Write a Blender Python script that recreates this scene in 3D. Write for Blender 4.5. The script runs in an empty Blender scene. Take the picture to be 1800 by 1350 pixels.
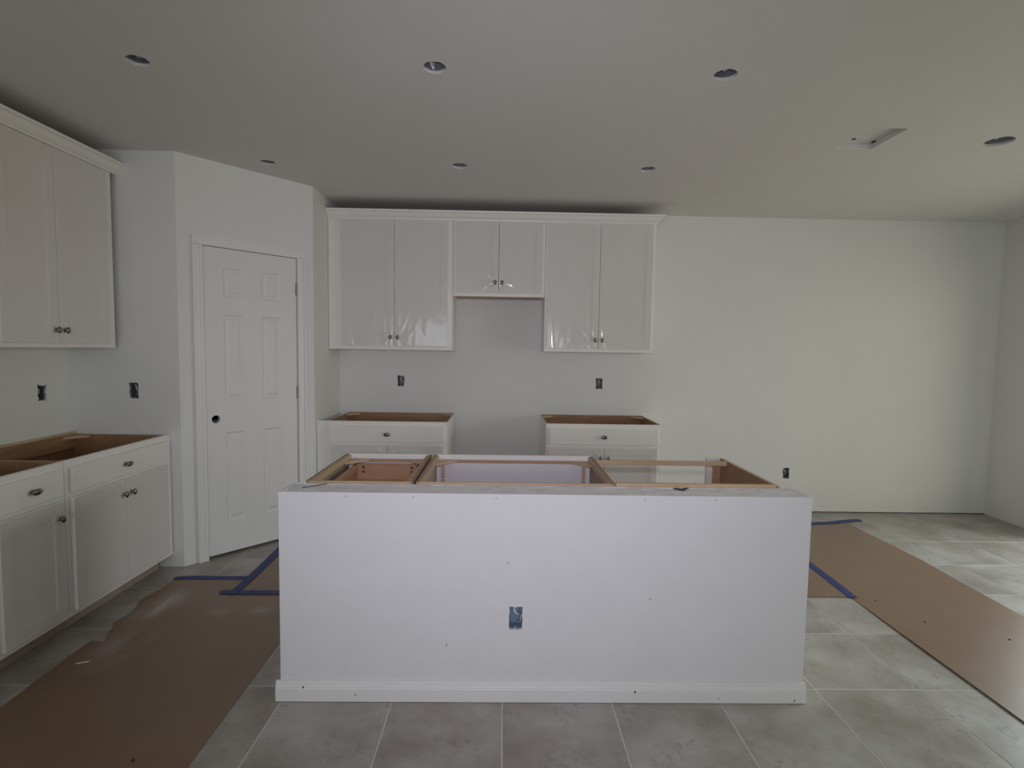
import bpy, bmesh, math, random
from mathutils import Vector, Matrix, noise
from mathutils.geometry import tessellate_polygon

random.seed(7)
PI = math.pi
scn = bpy.context.scene
col = scn.collection

# ------------------------------------------------------------------ camera
F_PX, YAW, PITCH, ROLL, CAM_H = 925.83, 0.0174, -0.0657, 0.0159, 1.4413
cam_d = bpy.data.cameras.new('camera')
cam_d.sensor_width = 36.0
cam_d.lens = F_PX / 1800 * 36.0
cam_d.clip_start = 0.02
cam = bpy.data.objects.new('camera', cam_d)
col.objects.link(cam)
fw = Vector((math.sin(YAW) * math.cos(PITCH), math.cos(YAW) * math.cos(PITCH), math.sin(PITCH)))
rt = Vector((math.cos(YAW), -math.sin(YAW), 0))
up = rt.cross(fw)
r2 = math.cos(ROLL) * rt + math.sin(ROLL) * up
u2 = -math.sin(ROLL) * rt + math.cos(ROLL) * up
m = Matrix((r2, u2, -fw)).transposed().to_4x4()
m.translation = Vector((0, 0, CAM_H))
cam.matrix_world = m
scn.camera = cam

# ------------------------------------------------------------------ world, lights, exposure
H = 2.629                     # ceiling
XL, XR = -2.725, 4.4345       # left and right wall
YB, YR = 4.676, -4.6          # back wall and the wall behind the camera
XI = 4.4345

w = bpy.data.worlds.new('world')
scn.world = w
w.use_nodes = True
bg = w.node_tree.nodes['Background']
bg.inputs[0].default_value = (0.80, 0.88, 1.0, 1)
bg.inputs[1].default_value = 0.2

scn.view_settings.view_transform = 'Standard'
scn.view_settings.look = 'None'
scn.view_settings.exposure = 0.0
scn.view_settings.gamma = 1.0
scn.view_settings.use_curve_mapping = False


def area(name, loc, aim, sx, sy, power, color):
    d = bpy.data.lights.new(name, 'AREA')
    d.shape = 'RECTANGLE'
    d.size, d.size_y = sx, sy
    d.energy = power
    d.color = color
    o = bpy.data.objects.new(name, d)
    o.location = loc
    o.rotation_euler = (Vector(aim) - Vector(loc)).to_track_quat('-Z', 'Y').to_euler()
    col.objects.link(o)
    return o


# daylight through the sliding door in the right wall and through the window behind the camera
SD = (0.45, 4.05, 0.05, 2.05)      # sliding door: y0 y1 z0 z1
RW = (-2.3, 1.3, 0.55, 2.15)       # rear window: x0 x1 z0 z1
# low daylight (garden and horizon) and high daylight (sky) reaching the sliding door
area('daylight_garden', (XR + 1.3, 2.7, 1.15), (0, 2.7, 1.15), 6.0, 2.3, 95, (1.0, 0.865, 0.70))
area('daylight_sky', (XR + 2.6, 4.0, 2.9), (2.1, 1.6, 0.0), 3.6, 2.2, 330, (0.82, 0.905, 1.0))
area('daylight_rear_window', ((RW[0] + RW[1]) / 2, YR - 0.30, 1.35), ((RW[0] + RW[1]) / 2, 0, 1.35),
     3.6, 1.6, 74, (0.935, 0.90, 1.0))
# the photographer's flash, just above the lens (it throws the rail shadow on the cabinets)
fd = bpy.data.lights.new('camera_flash', 'SPOT')
fd.energy = 74
fd.color = (0.83, 0.80, 1.0)
fd.spot_size = math.radians(98)
fd.spot_blend = 1.0
fd.shadow_soft_size = 0.02
fo = bpy.data.objects.new('camera_flash', fd)
fo.location = (0.0, 0.0, 1.56)
fo.rotation_euler = fw.to_track_quat('-Z', 'Y').to_euler()
col.objects.link(fo)


# ------------------------------------------------------------------ materials
MATS = {}


def base_mat(name):
    mt = bpy.data.materials.new(name)
    mt.use_nodes = True
    nt = mt.node_tree
    return mt, nt, nt.nodes['Principled BSDF']


def ramp(nt, fac, stops):
    r = nt.nodes.new('ShaderNodeValToRGB')
    els = r.color_ramp.elements
    while len(els) < len(stops):
        els.new(0.5)
    for e, (p, c) in zip(els, stops):
        e.position = p
        e.color = (c[0], c[1], c[2], 1)
    nt.links.new(fac, r.inputs[0])
    return r.outputs[0]


def tex_noise(nt, scale, detail=4, rough=0.55, vec=None, scl=None):
    n = nt.nodes.new('ShaderNodeTexNoise')
    n.inputs['Scale'].default_value = scale
    n.inputs['Detail'].default_value = detail
    n.inputs['Roughness'].default_value = rough
    if vec is not None:
        if scl is not None:
            mp = nt.nodes.new('ShaderNodeMapping')
            mp.inputs['Scale'].default_value = scl
            nt.links.new(vec, mp.inputs[0])
            vec = mp.outputs[0]
        nt.links.new(vec, n.inputs['Vector'])
    return n.outputs['Fac']


def objco(nt):
    return nt.nodes.new('ShaderNodeTexCoord').outputs['Object']


def bump(nt, p, h, strength, dist):
    b = nt.nodes.new('ShaderNodeBump')
    b.inputs['Strength'].default_value = strength
    b.inputs['Distance'].default_value = dist
    nt.links.new(h, b.inputs['Height'])
    nt.links.new(b.outputs[0], p.inputs['Normal'])


def mix(nt, fac, a, b, mode='MIX'):
    n = nt.nodes.new('ShaderNodeMix')
    n.data_type = 'RGBA'
    n.blend_type = mode
    for sock, v in ((n.inputs[0], fac), (n.inputs[6], a), (n.inputs[7], b)):
        if isinstance(v, (int, float)):
            sock.default_value = v
        elif isinstance(v, tuple):
            sock.default_value = (v[0], v[1], v[2], 1)
        else:
            nt.links.new(v, sock)
    return n.outputs[2]


def plain(name, c, rough=0.5, metal=0.0, var=0.06, scale=18, bmp=0.0, bscale=300, spec=0.5):
    mt, nt, p = base_mat(name)
    v = objco(nt)
    f = tex_noise(nt, scale, 4, 0.6, v)
    lo = tuple(x * (1 - var) for x in c)
    hi = tuple(min(1, x * (1 + var)) for x in c)
    nt.links.new(ramp(nt, f, [(0.3, lo), (0.7, hi)]), p.inputs['Base Color'])
    p.inputs['Roughness'].default_value = rough
    p.inputs['Metallic'].default_value = metal
    p.inputs['Specular IOR Level'].default_value = spec
    if bmp:
        bump(nt, p, tex_noise(nt, bscale, 3, 0.6, v), bmp, 0.002)
    MATS[name] = mt
    return mt


plain('wall_paint', (0.80, 0.80, 0.765), 0.75, var=0.012, scale=3, bmp=0.25, bscale=140, spec=0.3)
plain('ceiling_paint', (0.76, 0.745, 0.71), 0.9, var=0.012, scale=3, bmp=0.5, bscale=70, spec=0.2)
plain('drywall', (0.80, 0.795, 0.80), 0.72, var=0.02, scale=5, bmp=0.2, bscale=120, spec=0.3)
plain('trim_paint', (0.84, 0.835, 0.82), 0.42, var=0.015, scale=6)
plain('door_paint', (0.81, 0.805, 0.795), 0.45, var=0.012, scale=6, bmp=0.08, bscale=220)
plain('cabinet_paint', (0.89, 0.865, 0.82), 0.38, var=0.012, scale=6)
plain('primed_board', (0.82, 0.78, 0.80), 0.6, var=0.03, scale=14)
plain('galvanised', (0.42, 0.45, 0.50), 0.45, 0.6, var=0.15, scale=40)
plain('blue_box', (0.20, 0.28, 0.37), 0.45, var=0.2, scale=60)
plain('grey_box', (0.16, 0.165, 0.20), 0.5, var=0.2, scale=60)
plain('cable_white', (0.72, 0.70, 0.74), 0.5, var=0.08, scale=60)
plain('cable_grey', (0.42, 0.42, 0.44), 0.5, var=0.08, scale=60)
plain('duct', (0.74, 0.73, 0.71), 0.55, var=0.06, scale=20)
plain('dark_metal', (0.05, 0.045, 0.045), 0.4, 0.4, var=0.1)
plain('hinge_metal', (0.30, 0.28, 0.26), 0.35, 0.9, var=0.1, scale=90)
plain('knob_metal', (0.26, 0.225, 0.19), 0.24, 1.0, var=0.12, scale=90)
plain('light_seal', (0.20, 0.15, 0.10), 0.9, var=0.2)  # dark colour of the slabs added behind walls and ceiling to block light
plain('grout', (0.66, 0.66, 0.62), 0.85, var=0.08, scale=40)
plain('tape_blue', (0.012, 0.03, 0.15), 0.5, var=0.15, scale=30, bmp=0.3, bscale=90)
plain('crumb_dark', (0.06, 0.05, 0.045), 0.9, var=0.3, scale=200)
plain('scrap_white', (0.75, 0.73, 0.70), 0.8, var=0.1, scale=200)
plain('chip_brown', (0.22, 0.13, 0.07), 0.8, var=0.2, scale=200)
plain('screw_grey', (0.42, 0.42, 0.44), 0.6, 0.2, var=0.1, scale=200)
plain('rubber_black', (0.015, 0.015, 0.016), 0.5, var=0.2)
plain('window_vinyl', (0.8, 0.8, 0.8), 0.4, var=0.02)


def wood(name, a, b, c, axis=(1, 14, 14), rough=0.5, scale=3.0):
    mt, nt, p = base_mat(name)
    v = objco(nt)
    oi = nt.nodes.new('ShaderNodeObjectInfo')
    add = nt.nodes.new('ShaderNodeVectorMath')
    add.operation = 'ADD'
    nt.links.new(v, add.inputs[0])
    sc = nt.nodes.new('ShaderNodeVectorMath')
    sc.operation = 'SCALE'
    sc.inputs[0].default_value = (13, 7, 5)
    nt.links.new(oi.outputs['Random'], sc.inputs['Scale'])
    nt.links.new(sc.outputs[0], add.inputs[1])
    f = tex_noise(nt, scale, 5, 0.6, add.outputs[0], axis)
    nt.links.new(ramp(nt, f, [(0.25, a), (0.5, b), (0.75, c)]), p.inputs['Base Color'])
    p.inputs['Roughness'].default_value = rough
    bump(nt, p, f, 0.15, 0.002)
    MATS[name] = mt


wood('pine', (0.50, 0.33, 0.19), (0.60, 0.42, 0.26), (0.66, 0.49, 0.33))
wood('pine_y', (0.48, 0.33, 0.20), (0.58, 0.42, 0.27), (0.66, 0.50, 0.35), (14, 1, 14))
wood('cab_inside', (0.30, 0.165, 0.085), (0.36, 0.20, 0.105), (0.41, 0.24, 0.13), (2, 8, 8), 0.45)
wood('cab_dark', (0.25, 0.125, 0.06), (0.33, 0.175, 0.085), (0.42, 0.25, 0.13), (1.2, 10, 10), 0.5, 2.2)
wood('drawer_wood', (0.46, 0.26, 0.15), (0.53, 0.31, 0.18), (0.58, 0.36, 0.22), (2, 8, 8), 0.4)
wood('panel_grey', (0.34, 0.26, 0.20), (0.40, 0.31, 0.25), (0.46, 0.37, 0.30), (8, 2, 8), 0.55)


def tile_mat():
    mt, nt, p = base_mat('tile')
    v = objco(nt)
    oi = nt.nodes.new('ShaderNodeObjectInfo')
    sc = nt.nodes.new('ShaderNodeVectorMath')
    sc.operation = 'SCALE'
    sc.inputs[0].default_value = (37, 61, 23)
    nt.links.new(oi.outputs['Random'], sc.inputs['Scale'])
    add = nt.nodes.new('ShaderNodeVectorMath')
    add.operation = 'ADD'
    nt.links.new(v, add.inputs[0])
    nt.links.new(sc.outputs[0], add.inputs[1])
    vv = add.outputs[0]
    cloud = tex_noise(nt, 3.2, 5, 0.6, vv)
    c1 = ramp(nt, cloud, [(0.34, (0.29, 0.255, 0.222)), (0.5, (0.385, 0.352, 0.318)), (0.66, (0.465, 0.45, 0.425))])
    warm = tex_noise(nt, 6, 3, 0.5, vv, (1, 1.6, 1))
    wm = ramp(nt, warm, [(0.6, (0, 0, 0)), (0.75, (1, 1, 1))])
    wf = nt.nodes.new('ShaderNodeMath')
    wf.operation = 'MULTIPLY'
    wf.inputs[1].default_value = 0.45
    nt.links.new(wm, wf.inputs[0])
    c2 = mix(nt, wf.outputs[0], c1, (0.36, 0.275, 0.235))
    big = ramp(nt, tex_noise(nt, 5, 2, 0.5, vv), [(0.47, (0, 0, 0)), (0.62, (1, 1, 1))])
    fine = ramp(nt, tex_noise(nt, 34, 6, 0.75, vv), [(0.51, (0, 0, 0)), (0.62, (1, 1, 1))])
    mm = nt.nodes.new('ShaderNodeMath')
    mm.operation = 'MULTIPLY'
    nt.links.new(big, mm.inputs[0])
    nt.links.new(fine, mm.inputs[1])
    m3 = nt.nodes.new('ShaderNodeMath')
    m3.operation = 'MULTIPLY'
    m3.inputs[1].default_value = 0.5
    nt.links.new(mm.outputs[0], m3.inputs[0])
    c3 = mix(nt, m3.outputs[0], c2, (0.20, 0.175, 0.15))
    nt.links.new(c3, p.inputs['Base Color'])
    rr = ramp(nt, tex_noise(nt, 9, 4, 0.6, vv), [(0.3, (0.27, 0.27, 0.27)), (0.7, (0.40, 0.40, 0.40))])
    nt.links.new(rr, p.inputs['Roughness'])
    bump(nt, p, tex_noise(nt, 26, 5, 0.6, vv), 0.08, 0.003)
    MATS['tile'] = mt


tile_mat()


def paper_mat(name, dust):
    mt, nt, p = base_mat(name)
    v = objco(nt)
    f = tex_noise(nt, 5, 5, 0.6, v)
    c = ramp(nt, f, [(0.3, (0.195, 0.112, 0.062)), (0.7, (0.222, 0.130, 0.074))])
    if dust:
        tot = None
        for (cx, cy, rx, ry, amt) in dust:
            mp = nt.nodes.new('ShaderNodeMapping')
            mp.vector_type = 'TEXTURE'
            mp.inputs['Location'].default_value = (cx, cy, 0)
            mp.inputs['Scale'].default_value = (rx, ry, 1)
            nt.links.new(v, mp.inputs[0])
            g = nt.nodes.new('ShaderNodeTexGradient')
            g.gradient_type = 'SPHERICAL'
            nt.links.new(mp.outputs[0], g.inputs[0])
            k = nt.nodes.new('ShaderNodeMath')
            k.operation = 'MULTIPLY'
            k.inputs[1].default_value = amt
            nt.links.new(g.outputs['Fac'], k.inputs[0])
            if tot is None:
                tot = k.outputs[0]
            else:
                a = nt.nodes.new('ShaderNodeMath')
                a.operation = 'ADD'
                nt.links.new(tot, a.inputs[0])
                nt.links.new(k.outputs[0], a.inputs[1])
                tot = a.outputs[0]
        nn = ramp(nt, tex_noise(nt, 4, 3, 0.5, v, (2.2, 0.9, 1)), [(0.34, (0, 0, 0)), (0.66, (1, 1, 1))])
        k = nt.nodes.new('ShaderNodeMath')
        k.operation = 'MULTIPLY'
        k.use_clamp = True
        nt.links.new(tot, k.inputs[0])
        nt.links.new(nn, k.inputs[1])
        c = mix(nt, k.outputs[0], c, (0.55, 0.54, 0.52))
    nt.links.new(c, p.inputs['Base Color'])
    p.inputs['Roughness'].default_value = 0.36
    p.inputs['Specular IOR Level'].default_value = 0.6
    p.inputs['Coat Weight'].default_value = 0.25
    p.inputs['Coat Roughness'].default_value = 0.3
    bump(nt, p, tex_noise(nt, 4, 3, 0.5, v), 0.12, 0.01)
    MATS[name] = mt


paper_mat('paper', None)
paper_mat('paper_dusty', [(-1.86, 2.84, 0.13, 0.26, 0.75), (-1.80, 2.45, 0.15, 0.26, 0.45), (-1.50, 2.78, 0.1, 0.06, 0.3),
                          (-1.30, 2.80, 0.12, 0.06, 0.3)])


def plaster_top():
    mt, nt, p = base_mat('plaster_top')
    v = objco(nt)
    a = ramp(nt, tex_noise(nt, 9, 6, 0.7, v, (1, 3, 1)), [(0.3, (0.72, 0.67, 0.65)), (0.55, (0.87, 0.84, 0.84)), (0.75, (0.91, 0.90, 0.91))])
    sp = ramp(nt, tex_noise(nt, 45, 4, 0.7, v), [(0.62, (0, 0, 0)), (0.70, (1, 1, 1))])
    nt.links.new(mix(nt, sp, a, (0.50, 0.45, 0.43)), p.inputs['Base Color'])
    p.inputs['Roughness'].default_value = 0.85
    bump(nt, p, tex_noise(nt, 40, 5, 0.7, v), 0.6, 0.004)
    MATS['plaster_top'] = mt


plaster_top()


def clear_mat(name, gloss, milk, tint, rough, bmp):
    mt = bpy.data.materials.new(name)
    mt.use_nodes = True
    nt = mt.node_tree
    nt.nodes.clear()
    out = nt.nodes.new('ShaderNodeOutputMaterial')
    tr = nt.nodes.new('ShaderNodeBsdfTransparent')
    tr.inputs[0].default_value = tint
    gl = nt.nodes.new('ShaderNodeBsdfGlossy')
    gl.inputs['Roughness'].default_value = rough
    df = nt.nodes.new('ShaderNodeBsdfDiffuse')
    df.inputs[0].default_value = (0.90, 0.87, 0.84, 1)
    m1 = nt.nodes.new('ShaderNodeMixShader')
    m1.inputs[0].default_value = milk
    nt.links.new(tr.outputs[0], m1.inputs[1])
    nt.links.new(df.outputs[0], m1.inputs[2])
    m2 = nt.nodes.new('ShaderNodeMixShader')
    m2.inputs[0].default_value = gloss
    nt.links.new(m1.outputs[0], m2.inputs[1])
    nt.links.new(gl.outputs[0], m2.inputs[2])
    nt.links.new(m2.outputs[0], out.inputs[0])
    if bmp:
        v = objco(nt)
        b = nt.nodes.new('ShaderNodeBump')
        b.inputs['Strength'].default_value = bmp
        b.inputs['Distance'].default_value = 0.004
        nt.links.new(tex_noise(nt, 6, 3, 0.5, v, (3, 1, 0.6)), b.inputs['Height'])
        nt.links.new(b.outputs[0], gl.inputs['Normal'])
    MATS[name] = mt


clear_mat('film', 0.045, 0.40, (1, 1, 1, 1), 0.10, 0.25)
clear_mat('pane_glass', 0.06, 0.0, (0.96, 1, 0.98, 1), 0.02, 0)


# ------------------------------------------------------------------ helpers
class MB:
    """collects geometry for one mesh object"""

    def __init__(s):
        s.v, s.f = [], []

    def add(s, verts, faces):
        o = len(s.v)
        s.v += [tuple(v) for v in verts]
        s.f += [tuple(i + o for i in f) for f in faces]
        return s

    def box(s, x0, x1, y0, y1, z0, z1):
        return s.add([(x0, y0, z0), (x1, y0, z0), (x1, y1, z0), (x0, y1, z0),
                      (x0, y0, z1), (x1, y0, z1), (x1, y1, z1), (x0, y1, z1)],
                     [(0, 3, 2, 1), (4, 5, 6, 7), (0, 1, 5, 4), (1, 2, 6, 5), (2, 3, 7, 6), (3, 0, 4, 7)])

    def prism(s, pts, z0, z1):
        n = len(pts)
        s.add([(x, y, z0) for x, y in pts] + [(x, y, z1) for x, y in pts],
              [tuple(reversed(range(n))), tuple(range(n, 2 * n))] +
              [(i, (i + 1) % n, n + (i + 1) % n, n + i) for i in range(n)])
        return s

    def tube(s, pts, r, n=8):
        pts = [Vector(p) for p in pts]
        rings = []
        for i, p in enumerate(pts):
            d = (pts[min(i + 1, len(pts) - 1)] - pts[max(i - 1, 0)]).normalized()
            a = d.orthogonal().normalized() if i == 0 else (prev - d * prev.dot(d)).normalized()
            prev = a
            b = d.cross(a)
            rings.append([p + r * (math.cos(2 * PI * k / n) * a + math.sin(2 * PI * k / n) * b) for k in range(n)])
        vs = [q for rg in rings for q in rg]
        fs = [(i * n + k, i * n + (k + 1) % n, (i + 1) * n + (k + 1) % n, (i + 1) * n + k)
              for i in range(len(pts) - 1) for k in range(n)]
        fs += [tuple(reversed(range(n))), tuple((len(pts) - 1) * n + k for k in range(n))]
        return s.add(vs, fs)

    def lathe(s, prof, n=16, sx=1.0, sz=1.0):
        """profile (radius, -y) revolved about the local y axis; flattened by sx, sz"""
        vs, fs = [], []
        for r, y in prof:
            for k in range(n):
                a = 2 * PI * k / n
                vs.append((r * math.cos(a) * sx, -y, r * math.sin(a) * sz))
        for i in range(len(prof) - 1):
            for k in range(n):
                fs.append((i * n + k, i * n + (k + 1) % n, (i + 1) * n + (k + 1) % n, (i + 1) * n + k))
        fs += [tuple(reversed(range(n))), tuple((len(prof) - 1) * n + k for k in range(n))]
        return s.add(vs, fs)

    def mesh(s, name, mat, bevel=0.0, smooth=False, mats=None, rule=None):
        me = bpy.data.meshes.new(name)
        me.from_pydata(s.v, [], s.f)
        bm = bmesh.new()
        bm.from_mesh(me)
        bmesh.ops.recalc_face_normals(bm, faces=bm.faces)
        if bevel:
            bmesh.ops.bevel(bm, geom=list(bm.edges), offset=bevel, segments=1, affect='EDGES', clamp_overlap=True)
        for f in bm.faces:
            f.smooth = smooth
            if rule:
                f.material_index = rule(f)
        bm.to_mesh(me)
        bm.free()
        for k in ([mat] + (mats or [])):
            me.materials.append(MATS[k])
        return me

    def obj(s, name, mat, parent=None, loc=(0, 0, 0), rot=(0, 0, 0), **kw):
        return link(name, s.mesh(name, mat, **kw), parent, loc, rot)


def link(name, me, parent=None, loc=(0, 0, 0), rot=(0, 0, 0)):
    o = bpy.data.objects.new(name, me)
    o.location, o.rotation_euler = loc, rot
    o.parent = parent
    col.objects.link(o)
    return o


def tag(o, label, cat, group=None, kind=None):
    o['label'] = label
    o['category'] = cat
    if group:
        o['group'] = group
    if kind:
        o['kind'] = kind
    return o


def thing(name, label, cat, loc=(0, 0, 0), rz=0.0, group=None, kind=None):
    o = bpy.data.objects.new(name, None)
    o.empty_display_size = 0.1
    o.location, o.rotation_euler = loc, (0, 0, rz)
    col.objects.link(o)
    return tag(o, label, cat, group, kind)


def copy_tree(o, parent=None):
    c = o.copy()
    col.objects.link(c)
    c.parent = parent
    for ch in list(o.children):
        copy_tree(ch, c)
    return c


def panel_mb(outer, holes, t):
    """a sheet in the local x-z plane: front at y=0 (seen from -y), back at y=t, with holes cut through"""
    loops = [[Vector((x, 0, z)) for x, z in outer]] + [[Vector((x, 0, z)) for x, z in h] for h in holes]
    tris = tessellate_polygon(loops)
    flat = [p for l in loops for p in l]
    n = len(flat)
    mb = MB()
    vs = [tuple(p) for p in flat] + [(p.x, t, p.z) for p in flat]
    fs = [tuple(tr) for tr in tris] + [tuple(n + i for i in reversed(tr)) for tr in tris]
    o = 0
    for l in loops:
        k = len(l)
        fs += [(o + i, o + (i + 1) % k, n + o + (i + 1) % k, n + o + i) for i in range(k)]
        o += k
    return mb.add(vs, fs)


def rect(x0, x1, z0, z1):
    return [(x0, z0), (x1, z0), (x1, z1), (x0, z1)]


def ragged_rect(cx, cz, w, h, amp, seed):
    rnd = random.Random(seed)
    pts = []
    cs = [(-w / 2, -h / 2), (w / 2, -h / 2), (w / 2, h / 2), (-w / 2, h / 2)]
    for i in range(4):
        a, b = cs[i], cs[(i + 1) % 4]
        for k in range(5):
            t = k / 5
            pts.append((cx + a[0] + (b[0] - a[0]) * t + rnd.uniform(-amp, amp),
                        cz + a[1] + (b[1] - a[1]) * t + rnd.uniform(-amp, amp)))
    return pts


def ragged_circle(cx, cy, r, amp, seed, n=28):
    rnd = random.Random(seed)
    return [(cx + (r + rnd.uniform(-amp, amp)) * math.cos(2 * PI * k / n),
             cy + (r + rnd.uniform(-amp, amp)) * math.sin(2 * PI * k / n)) for k in range(n)]


# ------------------------------------------------------------------ floor and its tiles
T = 0.45
X0, Y0 = 0.0163, 2.16
floor = tag(MB().box(XL - 0.15, XR + 0.15, YR - 0.15, YB + 0.15, -0.12, -0.0014).obj('floor', 'grout'),
            'pale grout bed of the tiled kitchen floor', 'floor', kind='structure')
G = 0.0026
full = None
for i in range(-7, 11):
    for j in range(-12, 6):
        a, b = X0 + i * T + G, X0 + (i + 1) * T - G
        c, d = Y0 + j * T + G, Y0 + (j + 1) * T - G
        a, b, c, d = max(a, XL + 0.004), min(b, XR - 0.004), max(c, YR + 0.004), min(d, YB - 0.004)
        if b - a < 0.03 or d - c < 0.03:
            continue
        w_, d_ = b - a, d - c
        whole = abs(w_ - (T - 2 * G)) < 1e-4 and abs(d_ - (T - 2 * G)) < 1e-4
        if whole and full is not None:
            me = full
        else:
            me = MB().box(-w_ / 2, w_ / 2, -d_ / 2, d_ / 2, -0.008, 0).mesh('tile', 'tile', bevel=0.0012)
            if whole:
                full = me
        o = link('tile', me, floor, ((a + b) / 2, (c + d) / 2, random.uniform(-0.0003, 0.0003)))

# ------------------------------------------------------------------ walls
BOXW, BOXH = 0.056, 0.098


def wall(name, label, p, q, z0=0.0, z1=H, holes=(), outer=None, t=0.013, mat='wall_paint', light_seal=True, fholes=(), gap=0.10):
    """drywall sheet from plan point p to q; the room lies on the right hand of p->q turned to face it (local -y)"""
    p, q = Vector((p[0], p[1], 0)), Vector((q[0], q[1], 0))
    L = (q - p).length
    ang = math.atan2(q.y - p.y, q.x - p.x)
    o = panel_mb(outer or rect(0, L, z0, z1), list(holes), t).obj(name, mat, None, p, (0, 0, ang))
    tag(o, label, 'wall', kind='structure')
    if light_seal:
        panel_mb(rect(-0.12, L + 0.12, -0.1, z1 + 0.3), list(fholes), 0.02).obj('light_seal', 'light_seal', o, (0, gap, 0))  # solid backing slab, added to stop outside light leaking through the wall openings
    return o, L, ang


# back wall: local x runs along world x, local -y faces the camera
BK = [(-0.905, 1.147, 11), (0.860, 1.148, 12), (2.583, 0.358, 13)]
wb, _, _ = wall('wall_back', 'white painted back wall with the upper cabinets', (XL, YB), (XR, YB), z0=0.009,
                holes=[ragged_rect(x - XL, z, BOXW + 0.004, BOXH - 0.004, 0.004, s) for x, z, s in BK])
for x, z in [(2.929, 0.057), (3.412, 0.067), (3.903, 0.062)]:
    MB().lathe([(0.0045, -0.002), (0.005, 0.0004), (0.003, 0.0002)], 10).obj('screw_head', 'screw_grey', wb, (x - XL, 0, z))
# right wall: runs from the back corner towards the camera, room on its -y side
hr = rect(YB - SD[1], YB - SD[0], SD[2], SD[3])
wall('wall_right', 'white painted wall holding the sliding glass door', (XR, YB), (XR, YR), holes=[hr], fholes=[hr])
hq = rect(XR - RW[1], XR - RW[0], RW[2], RW[3])
wall('wall_rear', 'white painted wall with the wide window facing the island', (XR, YR), (XL, YR), holes=[hq], fholes=[hq])
LB = (3.153, 1.139)
wall('wall_left', 'white painted side wall behind the long cabinet run', (XL, YR), (XL, YB),
     holes=[ragged_rect(LB[0] - YR, LB[1], 0.056, 0.092, 0.006, 21)])
NB = (-2.341, 1.143)
YN = 3.37
A = Vector((-2.05, YN, 0))
B = Vector((-1.44, 4.04, 0))
wall('wall_nook', 'short white wall between the side cabinets and the pantry', (XL, YN), (A.x, YN),
     holes=[ragged_rect(NB[0] - XL, NB[1], 0.058, 0.098, 0.003, 22)], light_seal=False)
LD = (B - A).length
D0, D1, DT = 0.149, 0.771, 2.078    # door leaf: left, right, top along the angled wall
wp, _, ANG = wall('wall_pantry', 'angled white wall around the six-panel pantry door', A, B, light_seal=False,
                  outer=[(0, 0), (D0 - 0.004, 0), (D0 - 0.004, DT + 0.004), (D1 + 0.004, DT + 0.004), (D1 + 0.004, 0),
                         (LD, 0), (LD, H), (0, H)])
wall('wall_pantry_return', 'narrow white wall between pantry corner and back cabinets', B, (B.x, YB), light_seal=False)

# ceiling with its openings
CANS = [(-1.558, 2.330, 0.046), (-0.309, 2.325, 0.049), (0.934, 2.325, 0.049), (-1.551, 3.544, 0.050),
        (-0.303, 3.529, 0.052), (0.928, 3.515, 0.050), (2.721, 2.948, 0.070)]
VENT = (1.905, 2.109, 2.812, 3.106)
hol = [ragged_circle(x, -y, r, 0.003, 40 + i) for i, (x, y, r) in enumerate(CANS)]
hol.append(rect(VENT[0], VENT[1], -VENT[3], -VENT[2]))
ceil = panel_mb(rect(XL - 0.02, XR + 0.02, -(YB + 0.02), -(YR - 0.02)), hol, 0.013).obj(
    'ceiling', 'ceiling_paint', None, (0, 0, H), (PI / 2, 0, 0))
# local z -> world -y, local y -> world +z
tag(ceil, 'flat textured off-white ceiling with rough-in openings', 'ceiling', kind='structure')
MB().box(XL - 0.2, XR + 0.2, 0.30, 0.32, -(YB + 0.2), -(YR - 0.2)).obj('light_seal', 'light_seal', ceil)  # unseen slab above the ceiling, added against light leaks

# ------------------------------------------------------------------ windows behind and beside the camera (out of frame, they give the daylight)


def window(name, label, wdt, hgt, loc, rz, mull):
    o = thing(name, label, 'window', loc, rz, kind='structure')
    f = 0.06
    for a in ((0, wdt, 0, f), (0, wdt, hgt - f, hgt), (0, f, f, hgt - f), (wdt - f, wdt, f, hgt - f)):
        MB().box(a[0], a[1], 0.02, 0.08, a[2], a[3]).obj('window_frame', 'window_vinyl', o)
    n = mull
    pw = (wdt - 2 * f) / n
    for k in range(n):
        if k:
            MB().box(f + k * pw - 0.03, f + k * pw + 0.03, 0.025, 0.075, f, hgt - f).obj('mullion', 'window_vinyl', o)
        MB().box(f + k * pw, f + (k + 1) * pw, 0.048, 0.052, f, hgt - f).obj('pane', 'pane_glass', o)
    return o


window('window_1', 'white framed sliding glass door with two panes', SD[1] - SD[0] - 0.004, SD[3] - SD[2] - 0.004,
       (XR, SD[1] - 0.002, SD[2] + 0.002), -PI / 2, 2)
window('window_2', 'wide white window facing the island front', RW[1] - RW[0] - 0.004, RW[3] - RW[2] - 0.004,
       (RW[1] - 0.002, YR, RW[2] + 0.002), PI, 3)

# ------------------------------------------------------------------ pantry door and casing (local frame of the angled wall)
trim = thing('trim_1', 'white casing around the angled pantry door', 'trim', A, ANG, kind='structure')
CW = 0.060


def casing_leg(x0, x1, inner_left):
    mb = MB()
    mb.box(x0, x1, -0.012, -0.0005, 0.0, DT + 0.004)
    a, b = (x1 - 0.018, x1) if not inner_left else (x0, x0 + 0.018)
    c, d = (x0, x0 + 0.014) if not inner_left else (x1 - 0.014, x1)
    mb.box(c, d, -0.019, -0.012, 0.0, DT + 0.004)
    mb.box(a, b, -0.015, -0.012, 0.0, DT + 0.004)
    return mb


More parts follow.
